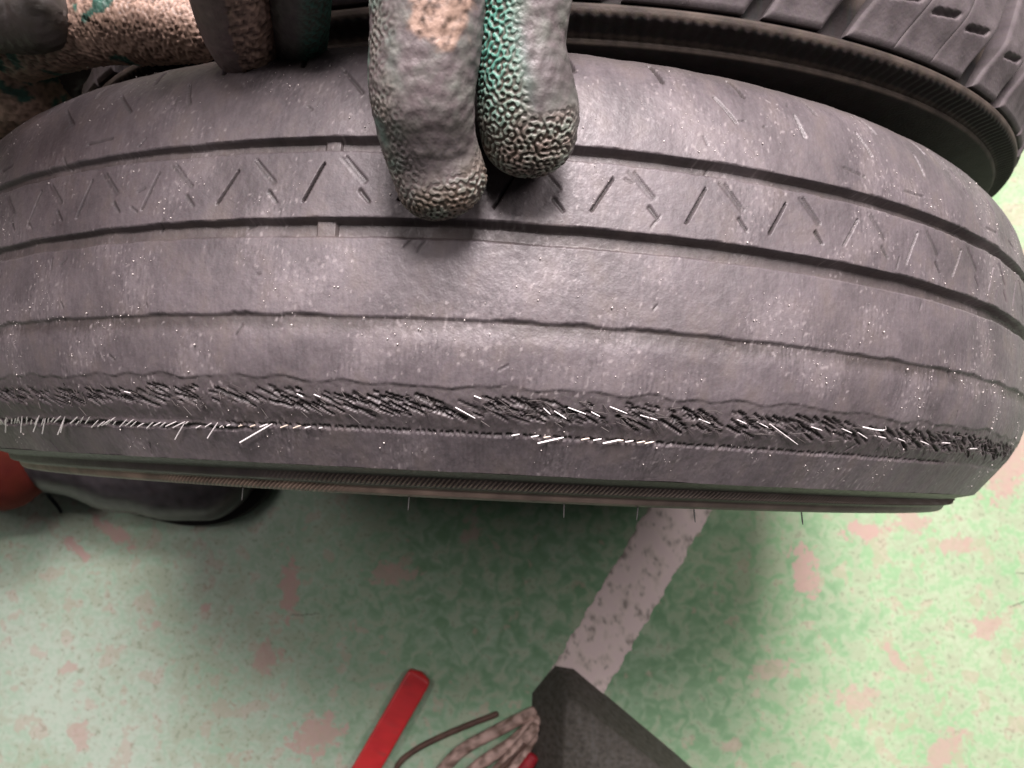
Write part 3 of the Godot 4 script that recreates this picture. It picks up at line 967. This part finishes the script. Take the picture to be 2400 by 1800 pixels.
func finger_b(p: Vector3, t: float, ph: float) -> Array:
	var lft := sstep(-0.25, 0.5, -cos(ph))
	var tip := sstep(0.26, 0.06, t)
	var flat := sstep(0.16, 0.26, t) * sstep(0.45, 0.33, t) * sstep(0.2, -0.4, -cos(ph))
	var wr := clampf(maxf(tip * sstep(-0.98, -0.7, -cos(ph)), lft * 0.9) - flat, 0, 1)
	var gr := clampf(lft * sstep(0.10, 0.42, t + n3(p, 90.0) * 0.12) * 0.95, 0, 1)
	var w := rubbery(p, wr, gr, sstep(-0.35, -1.0, t) * 0.35)
	var c: Color = w[1]
	c = c.lerp(Color(0.07, 0.062, 0.062), flat * 0.6)
	c.a = 1.0
	return [w[0], c]

func finger_c(p: Vector3, t: float, ph: float) -> Array:
	if cos(ph) > 0.15 + 0.1 * n3(p, 200.0): return knitted(p)
	var w := rubbery(p, 0.0, 0.0, 0.15)
	var c: Color = w[1]
	return [w[0], (c * Color(1.25, 1.05, 1.02)).lerp(Color(0.20, 0.15, 0.145), 0.4)]

func finger_d(p: Vector3, t: float, ph: float) -> Array:
	var rgt := sstep(0.0, 0.5, cos(ph))
	var w := rubbery(p, rgt * 0.7, rgt * 0.95, 0.2)
	return [w[0], (w[1] as Color).lerp(Color(0.05, 0.055, 0.05), 0.35 * (1.0 - rgt))]

func palm_paint(p: Vector3, _t: float, _ph: float) -> Array:
	return knitted(p) if n3(p, 25.0) > -0.1 else rubbery(p, 0.3, 0.3, 0.3)

func right_hand_paint(p: Vector3, _t: float, _ph: float) -> Array:
	# brown knit with splashes of green coating
	var w := knitted(p)
	var c: Color = (w[1] as Color) * 1.7  # knit colour brightened to make up for light blocked here
	var g := sstep(0.36, 0.42, n3(p, 38.0) + 0.25 * n3(p, 160.0))
	c = c.lerp(Color(0.07, 0.17, 0.13) * (1.0 + n3(p, 300.0)), g)
	c.a = 1.0
	return [w[0], c]

func grey_rubber(p: Vector3, _t: float, _ph: float) -> Array:
	var w := rubbery(p, 0.0, 0.0, 0.5)
	return [w[0], (w[1] as Color).lerp(Color(0.13, 0.12, 0.105), 0.5)]

func pale_rubber(p: Vector3, _t: float, _ph: float) -> Array:
	var w := rubbery(p, 0.15, 0.1, 0.0)
	return [w[0], (w[1] as Color).lerp(Color(0.20, 0.26, 0.22), 0.5)]

func cloth(p: Vector3, _t: float, _ph: float) -> Array:
	var n := n3(p, 12.0)
	return [n * 0.006 + n3(p, 30.0) * 0.003, Color(0.16, 0.030, 0.022) * (1.0 + 0.5 * n3(p, 60.0))]

func shoe_paint(p: Vector3, _t: float, _ph: float) -> Array:
	var n := n3(p, 80.0)
	var cr := sin(p.x * 520.0 + n * 2.5) * sstep(0.05, 0.02, absf(p.x + 0.385)) * sstep(0.03, 0.06, p.y)
	return [n * 0.0005 + cr * 0.0009, Color(0.060, 0.054, 0.058) * (1.0 + 0.6 * n)]

func worker() -> void:
	var o := thing("person", Vector3.ZERO)
	tag(o, "person in dark red work clothes, black shoe and dirty green gloves, gripping the tyre", "person")
	var rubber := vmat(0.50, 0.5)
	bumpy(rubber, noise_tex(0.05, 3, 51, 256), 0.010, 60.0)
	# the hand whose two long fingers press on the tread
	var hand: Array = [
		tube([Vector3(-0.0058, 0.6165, -0.0166), Vector3(-0.0079, 0.6215, -0.0215), Vector3(-0.0093, 0.6262, -0.0265), Vector3(-0.0101, 0.6310, -0.0345), Vector3(-0.0092, 0.6360, -0.0467), Vector3(-0.0089, 0.6430, -0.0642), Vector3(-0.0084, 0.6500, -0.0800), Vector3(-0.0080, 0.6580, -0.1000)],
			[0.0118, 0.0117, 0.0121, 0.0129, 0.0134, 0.0135, 0.0135, 0.0138], 460, 320, 0.88, finger_a, Vector3.UP, 0.8),
		tube([Vector3(0.0163, 0.6168, -0.0301), Vector3(0.0158, 0.6212, -0.0340), Vector3(0.0146, 0.6250, -0.0391), Vector3(0.0130, 0.6285, -0.0480), Vector3(0.0138, 0.6320, -0.0571), Vector3(0.0150, 0.6390, -0.0727), Vector3(0.0155, 0.6460, -0.0840), Vector3(0.0150, 0.6560, -0.1030)],
			[0.0124, 0.0129, 0.0121, 0.0112, 0.0113, 0.0117, 0.0119, 0.0125], 460, 320, 0.88, finger_b, Vector3.UP, 0.85),
		tube([Vector3(-0.0732, 0.5800, -0.0690), Vector3(-0.0716, 0.5950, -0.0700), Vector3(-0.0679, 0.6130, -0.0730), Vector3(-0.0640, 0.6300, -0.0780), Vector3(-0.0530, 0.6450, -0.0980), Vector3(-0.0400, 0.6560, -0.1200)],
			[0.0100, 0.0112, 0.0116, 0.0115, 0.0120, 0.0125], 160, 120, 0.95, finger_c, Vector3(0, 0.6, 1.0)),
		tube([Vector3(-0.0570, 0.5830, -0.0700), Vector3(-0.0524, 0.5990, -0.0715), Vector3(-0.0480, 0.6140, -0.0735), Vector3(-0.0421, 0.6300, -0.0790), Vector3(-0.0320, 0.6450, -0.0960), Vector3(-0.0250, 0.6560, -0.1150)],
			[0.0078, 0.0085, 0.0087, 0.0092, 0.0110, 0.0120], 160, 120, 0.95, finger_d, Vector3(0, 0.6, 1.0)),
		tube([Vector3(-0.066, 0.600, -0.135), Vector3(-0.068, 0.620, -0.145), Vector3(-0.060, 0.645, -0.165), Vector3(-0.040, 0.665, -0.185)], [0.0105, 0.012, 0.0135, 0.015], 60, 40, 0.95, palm_paint, Vector3(0, 0.6, 1.0)),
		nets([[Vector3(-0.005, 0.658, -0.098), Vector3(-0.025, 0.675, -0.170), 0.017, 0.022], [Vector3(0.015, 0.656, -0.100), Vector3(0.000, 0.672, -0.170), 0.0145, 0.021], [Vector3(-0.035, 0.655, -0.118), Vector3(-0.045, 0.672, -0.180), 0.014, 0.020], [Vector3(-0.025, 0.676, -0.150), Vector3(-0.075, 0.697, -0.140), 0.024, 0.030], [Vector3(-0.075, 0.697, -0.140), Vector3(-0.14, 0.725, -0.145), 0.030, 0.036]], 0.004, 0.012, palm_paint)]
	part("glove", joined(hand), rubber, o)
	# the other hand, gripping the far edge at the left
	var v := Vector3.UP
	var hand2: Array = [
		nets([[Vector3(-0.2914, 0.5439, -0.1000), Vector3(-0.2254, 0.4965, -0.1000), 0.0286, 0.0190], [Vector3(-0.2254, 0.4945, -0.1000), Vector3(-0.2032, 0.5000, -0.1000), 0.0180, 0.0170], [Vector3(-0.2050, 0.5000, -0.1000), Vector3(-0.1900, 0.5180, -0.1040), 0.0160, 0.0120], [Vector3(-0.2254, 0.4900, -0.1000), Vector3(-0.2333, 0.4693, -0.1000), 0.0185, 0.0165], [Vector3(-0.2333, 0.4693, -0.1000), Vector3(-0.2730, 0.4284, -0.1000), 0.0165, 0.0150]], 0.0016, 0.010, right_hand_paint),
		tube([Vector3(-0.1649, 0.5496, -0.1000), Vector3(-0.1714, 0.5482, -0.1000), Vector3(-0.1834, 0.5491, -0.1000), Vector3(-0.2236, 0.5504, -0.1000)], [0.0120, 0.0125, 0.0130, 0.0145], 80, 70, 0.95, grey_rubber),
		tube([Vector3(-0.1121, 0.5405, -0.1030), Vector3(-0.1298, 0.5400, -0.1030), Vector3(-0.1544, 0.5380, -0.1030), Vector3(-0.1905, 0.5262, -0.1020)], [0.0115, 0.0128, 0.0132, 0.0140], 140, 110, 0.95, right_hand_paint),
		tube([Vector3(-0.1001, 0.5770, -0.1060), Vector3(-0.1195, 0.5750, -0.1060), Vector3(-0.1400, 0.5760, -0.1060), Vector3(-0.1700, 0.5900, -0.1080)], [0.0080, 0.0095, 0.0100, 0.0120], 100, 80, 0.95, pale_rubber),
		tube([Vector3(-0.1925, 0.4903, -0.1000), Vector3(-0.1856, 0.5019, -0.1020), Vector3(-0.1745, 0.5176, -0.1040), Vector3(-0.1840, 0.5356, -0.1040)], [0.0058, 0.0065, 0.0075, 0.009], 70, 50, 0.95, grey_rubber, Vector3(0, 0, 1))]
	part("glove", joined(hand2), rubber, o)
	# sleeves, trousers
	var fabric := vmat(0.85, 0.3)
	bumpy(fabric, noise_tex(0.08, 3, 52, 256), 0.03, 40.0)
	part("work_clothes", nets([
		[Vector3(-0.12, 0.717, -0.144), Vector3(-0.33, 0.77, -0.36), 0.046, 0.060], [Vector3(-0.33, 0.77, -0.36), Vector3(-0.46, 0.86, -0.56), 0.060, 0.07],
		[Vector3(-0.2850, 0.5400, -0.1000), Vector3(-0.54, 0.60, -0.14), 0.041, 0.052], [Vector3(-0.54, 0.60, -0.14), Vector3(-0.66, 0.84, -0.30), 0.052, 0.068],
		[Vector3(-0.48, 0.85, -0.52), Vector3(-0.64, 0.83, -0.34), 0.085, 0.085], [Vector3(-0.58, 0.78, -0.46), Vector3(-0.86, 0.40, -0.52), 0.14, 0.15],
		[Vector3(-0.86, 0.36, -0.44), Vector3(-0.72, 0.48, -0.10), 0.10, 0.075], [Vector3(-0.72, 0.48, -0.10), Vector3(-0.555, 0.095, 0.056), 0.072, 0.058], [Vector3(-0.555, 0.095, 0.056), Vector3(-0.492, 0.082, 0.072), 0.058, 0.050],
		[Vector3(-0.82, 0.34, -0.60), Vector3(-0.50, 0.24, -0.30), 0.10, 0.075], [Vector3(-0.50, 0.24, -0.30), Vector3(-0.30, 0.32, -0.215), 0.07, 0.05], [Vector3(-0.50, 0.16, -0.32), Vector3(-0.86, 0.07, -0.50), 0.06, 0.05]], 0.012, 0.04, cloth), fabric, o)
	head(o)
	# the shoe that shows under the tyre
	var leather := vmat(0.32, 0.5)
	var shoe := part("shoe", nets([
		[Vector3(-0.500, 0.085, 0.062), Vector3(-0.480, 0.045, 0.064), 0.036, 0.036], [Vector3(-0.470, 0.042, 0.066), Vector3(-0.39, 0.047, 0.072), 0.034, 0.040],
		[Vector3(-0.44, 0.075, 0.064), Vector3(-0.36, 0.054, 0.072), 0.036, 0.036], [Vector3(-0.39, 0.040, 0.080), Vector3(-0.300, 0.040, 0.080), 0.038, 0.038], [Vector3(-0.34, 0.036, 0.094), Vector3(-0.305, 0.036, 0.092), 0.031, 0.031], [Vector3(-0.36, 0.036, 0.062), Vector3(-0.285, 0.036, 0.068), 0.034, 0.032]], 0.004, 0.02, shoe_paint), leather, o)
	var pts := PackedVector2Array()
	for q in [[-0.518, 0.04], [-0.510, 0.090], [-0.465, 0.106], [-0.40, 0.122], [-0.33, 0.134], [-0.28, 0.124], [-0.248, 0.096], [-0.243, 0.062], [-0.265, 0.030], [-0.33, 0.018], [-0.45, 0.022], [-0.505, 0.024]]: pts.append(Vector2(q[0], q[1]))
	part("sole", slab(pts, 0.0, 0.017), mat(lin(0.018, 0.017, 0.016), 0.7), shoe)
	var ca: Array = []
	part("toe_cap", nets([[Vector3(-0.318, 0.043, 0.078), Vector3(-0.292, 0.038, 0.077), 0.0355, 0.0345], [Vector3(-0.320, 0.038, 0.090), Vector3(-0.306, 0.036, 0.090), 0.030, 0.029]], 0.003, 0.02, shoe_paint), leather, shoe)
	part("lace", tube([Vector3(-0.474, 0.004, 0.127), Vector3(-0.478, 0.006, 0.120), Vector3(-0.484, 0.012, 0.110), Vector3(-0.482, 0.03, 0.098)], [0.0016, 0.0018, 0.002, 0.002], 24, 10, 1.0, func(_p, _t, _h): return [0.0, Color(0.012, 0.02, 0.022)]), vmat(0.8), shoe)

func head(o: Node3D) -> void:
	var skin := func(p: Vector3, _t: float, _h: float) -> Array: return [n3(p, 60.0) * 0.0005, Color(0.42, 0.27, 0.20) * (1.0 + 0.12 * n3(p, 40.0))]
	var f := Vector3(0.75, -0.55, 0.36).normalized()            # looks down at the tyre
	var r := f.cross(Vector3.UP).normalized()
	var u := r.cross(f).normalized()
	var c := Vector3(-0.50, 1.03, -0.30)
	var at := func(x: float, y: float, z: float) -> Vector3: return c + r * x + u * y + f * z
	var prims: Array = [[at.call(0, 0.03, -0.02), at.call(0, 0.03, 0.01), 0.082, 0.078], [at.call(0, -0.05, 0.035), at.call(0, -0.085, 0.045), 0.055, 0.036], [at.call(0, -0.06, -0.03), Vector3(-0.57, 0.86, -0.40), 0.052, 0.066],
		[at.call(0, 0.0, 0.085), at.call(0, -0.028, 0.102), 0.008, 0.012]]
	for sx in [-1.0, 1.0]:
		prims.append([at.call(sx * 0.078, 0.015, -0.005), at.call(sx * 0.076, -0.02, 0.0), 0.016, 0.011])
		prims.append([at.call(sx * 0.020, 0.022, 0.078), at.call(sx * 0.045, 0.020, 0.068), 0.010, 0.010])
		prims.append([at.call(0, -0.055, 0.083), at.call(sx * 0.02, -0.057, 0.078), 0.009, 0.006])
	part("head", nets(prims, 0.006, 0.018, skin), vmat(0.55, 0.4), o)
	var hair := func(p: Vector3, _t: float, _h: float) -> Array: return [n3(p, 120.0) * 0.004, Color(0.014, 0.012, 0.011)]
	part("hair", nets([[at.call(0, 0.055, -0.04), at.call(0, 0.058, 0.015), 0.080, 0.070], [at.call(0, 0.01, -0.055), at.call(0, -0.03, -0.055), 0.066, 0.05]], 0.007, 0.02, hair), vmat(0.5), o)

# a flat slab with a rounded rim from an outline (x, z)
func slab(pts: PackedVector2Array, y0: float, y1: float) -> ArrayMesh:
	var n := pts.size()
	var smooth: Array = []
	for p in pts: smooth.append(p)
	smooth.append(pts[0])
	var pos := PackedVector3Array()
	var cols := 97
	var ctr := Vector2.ZERO
	for p in pts: ctr += p / n
	var lev := [[0.0, y0], [0.985, y0], [1.0, y0 + 0.002], [1.0, y1 - 0.003], [0.985, y1], [0.0, y1]]
	for l in lev:
		for c in cols:
			var q: Vector2 = catmull(smooth, float(c) / (cols - 1))
			q = ctr + (q - ctr) * float(l[0])
			pos.append(Vector3(q.x, l[1], q.y))
	var st := SurfaceTool.new()
	st.begin(Mesh.PRIMITIVE_TRIANGLES)
	for r in lev.size() - 1:
		for c in cols - 1:
			var a := r * cols + c
			for i in [a, a + cols, a + 1, a + 1, a + cols, a + cols + 1]: st.add_vertex(pos[i])
	st.generate_normals()
	return st.commit()

# ------------------------------------------------------------------ small things on the floor
func red_lever() -> void:
	var o := thing("red_bar", Vector3(-0.0705, 0.0, 0.274))
	tag(o, "flat red painted metal bar lying on the green floor, rounded end nearest the tyre", "bar")
	var dir := Vector3(-0.47, 0.06, 0.90).normalized()
	var up := Vector3.UP
	var side := dir.cross(up).normalized()
	up = side.cross(dir).normalized()
	var pos := PackedVector3Array()
	var col := PackedColorArray()
	var w := 0.0135
	var h := 0.005
	var ring: Array = []
	for k in 25:
		var a := TAU * k / 24.0
		ring.append(Vector2(signf(cos(a)) * pow(absf(cos(a)), 0.25) * w, signf(sin(a)) * pow(absf(sin(a)), 0.35) * h))
	for r in 90:
		var s := r * 0.0035
		var k := sqrt(maxf(1.0 - pow(maxf(0.010 - s, 0.0) / 0.010, 2.0), 0.0))
		for q in ring:
			var p: Vector3 = dir * s + side * q.x * lerpf(0.35 if r > 0 else 0.0, 1.0, k) + up * q.y * (1.0 if r > 0 else 0.0) + Vector3(0, 0.0065, 0)
			pos.append(p)
			var n := n3(p, 60.0)
			var c := Color(0.50, 0.025, 0.028) * (1.0 + 0.25 * n)
			c = c.lerp(Color(0.10, 0.06, 0.05), sstep(0.45, 0.6, n3(p, 200.0) + 0.15 * n) * 0.7)
			c.a = 1.0
			col.append(c)
	part("bar_body", grid_mesh(pos, col, 90, 25, true, true), vmat(0.4, 0.5), o)

func cables() -> void:
	var o := thing("cable_bundle", Vector3(0.02, 0.0, 0.34))
	tag(o, "loose bundle of pale dirty cables between the red bar and the dark block", "cable")
	var pale := func(p: Vector3, _t: float, _h: float) -> Array:
		var n := n3(p, 90.0)
		return [n3(p, 220.0) * 0.0006, Color(0.40, 0.29, 0.25).lerp(Color(0.12, 0.08, 0.06), clampf(0.35 + n * 1.3, 0, 1))]
	var brown := func(p: Vector3, _t: float, _h: float) -> Array:
		return [n3(p, 200.0) * 0.0003, Color(0.085, 0.05, 0.038) * (1.0 + 0.5 * n3(p, 90.0))]
	var m := vmat(0.6, 0.4)
	var runs := [
		[[0.028, 0.006, -0.030], [-0.005, 0.006, -0.012], [-0.050, 0.007, 0.016], [-0.078, 0.007, 0.060], [-0.085, 0.006, 0.12], 0.0062, 0],
		[[0.034, 0.008, -0.024], [0.006, 0.012, 0.000], [-0.030, 0.014, 0.026], [-0.056, 0.010, 0.066], [-0.070, 0.008, 0.12], 0.0060, 0],
		[[0.030, 0.016, -0.018], [0.010, 0.020, 0.006], [-0.014, 0.019, 0.034], [-0.036, 0.016, 0.070], [-0.050, 0.012, 0.12], 0.0058, 0],
		[[0.030, 0.007, -0.008], [0.016, 0.009, 0.016], [-0.002, 0.010, 0.040], [-0.018, 0.009, 0.074], [-0.030, 0.008, 0.12], 0.0060, 0],
		[[-0.010, 0.004, -0.026], [-0.060, 0.004, -0.004], [-0.096, 0.0045, 0.016], [-0.112, 0.005, 0.036], [-0.110, 0.005, 0.08], 0.0030, 1],
		[[0.020, 0.022, -0.004], [-0.004, 0.024, 0.022], [-0.030, 0.021, 0.048], [-0.044, 0.017, 0.080], [-0.056, 0.012, 0.13], 0.0032, 1]]
	for q in runs:
		var pts: Array = []
		for i in 5: pts.append(Vector3(q[i][0], q[i][1], q[i][2]))
		var r: float = q[5]
		part("cable", tube(pts, [r, r, r, r, r], 90, 20, 1.0, pale if q[6] == 0 else brown), m, o)
	var plug := tube([Vector3(0.030, 0.011, 0.012), Vector3(0.022, 0.012, 0.024), Vector3(0.012, 0.012, 0.036)], [0.0065, 0.0075, 0.0070], 40, 24, 0.9, func(p, _t, _h): return [0.0, Color(0.22, 0.012, 0.018) * (1.0 + 0.3 * n3(p, 90.0))], Vector3.UP, 0.5, true)
	var pl := part("plug", plug, m, o)
	pl.set_meta("label", "small dark red plug")

func dark_block() -> void:
	var o := thing("rubber_block", Vector3(0.12, 0.0, 0.34))
	tag(o, "dark grey block with sloping sides at the end of the white line", "block")
	# frustum with rounded corners: outline at the floor and at the top
	var low: Array = [Vector2(0.047, 0.292), Vector2(0.070, 0.262), Vector2(0.090, 0.264), Vector2(0.200, 0.345), Vector2(0.270, 0.400), Vector2(0.27, 0.50), Vector2(0.050, 0.50)]
	var top: Array = [Vector2(0.079, 0.290), Vector2(0.083, 0.284), Vector2(0.092, 0.286), Vector2(0.180, 0.345), Vector2(0.240, 0.400), Vector2(0.24, 0.49), Vector2(0.080, 0.49)]
	var st := SurfaceTool.new()
	st.begin(Mesh.PRIMITIVE_TRIANGLES)
	var n := low.size()
	var levels: Array = [[0.0, 0.0], [0.88, 0.042], [0.96, 0.0475], [1.06, 0.050]]
	var ring := func(l: Array, i: int) -> Vector3:
		var q: Vector2 = low[i % n].lerp(top[i % n], l[0])
		return Vector3(q.x - 0.12, l[1], q.y - 0.34)
	for k in levels.size() - 1:
		for i in n:
			var a: Vector3 = ring.call(levels[k], i)
			var b: Vector3 = ring.call(levels[k], i + 1)
			var c: Vector3 = ring.call(levels[k + 1], i)
			var d: Vector3 = ring.call(levels[k + 1], i + 1)
			for p in [a, c, b, b, c, d]: st.add_vertex(p)
	var ctr := Vector3(0.02, 0.050, 0.06)
	for i in n:
		for p in [ring.call(levels[-1], i), ctr, ring.call(levels[-1], i + 1)]: st.add_vertex(p)
	st.generate_normals()
	var m := mat(lin(0.085, 0.084, 0.078), 0.7, 0.4)
	var wear := noise_tex(0.02, 5, 62, 512)
	var g := Gradient.new()
	g.set_color(0, Color(0.55, 0.55, 0.52))
	g.set_color(1, Color(1.25, 1.2, 1.15))
	wear.color_ramp = g
	m.albedo_texture = wear
	bumpy(m, noise_tex(0.06, 4, 61, 256), 0.03, 14.0)
	part("block_body", st.commit(), m, o)
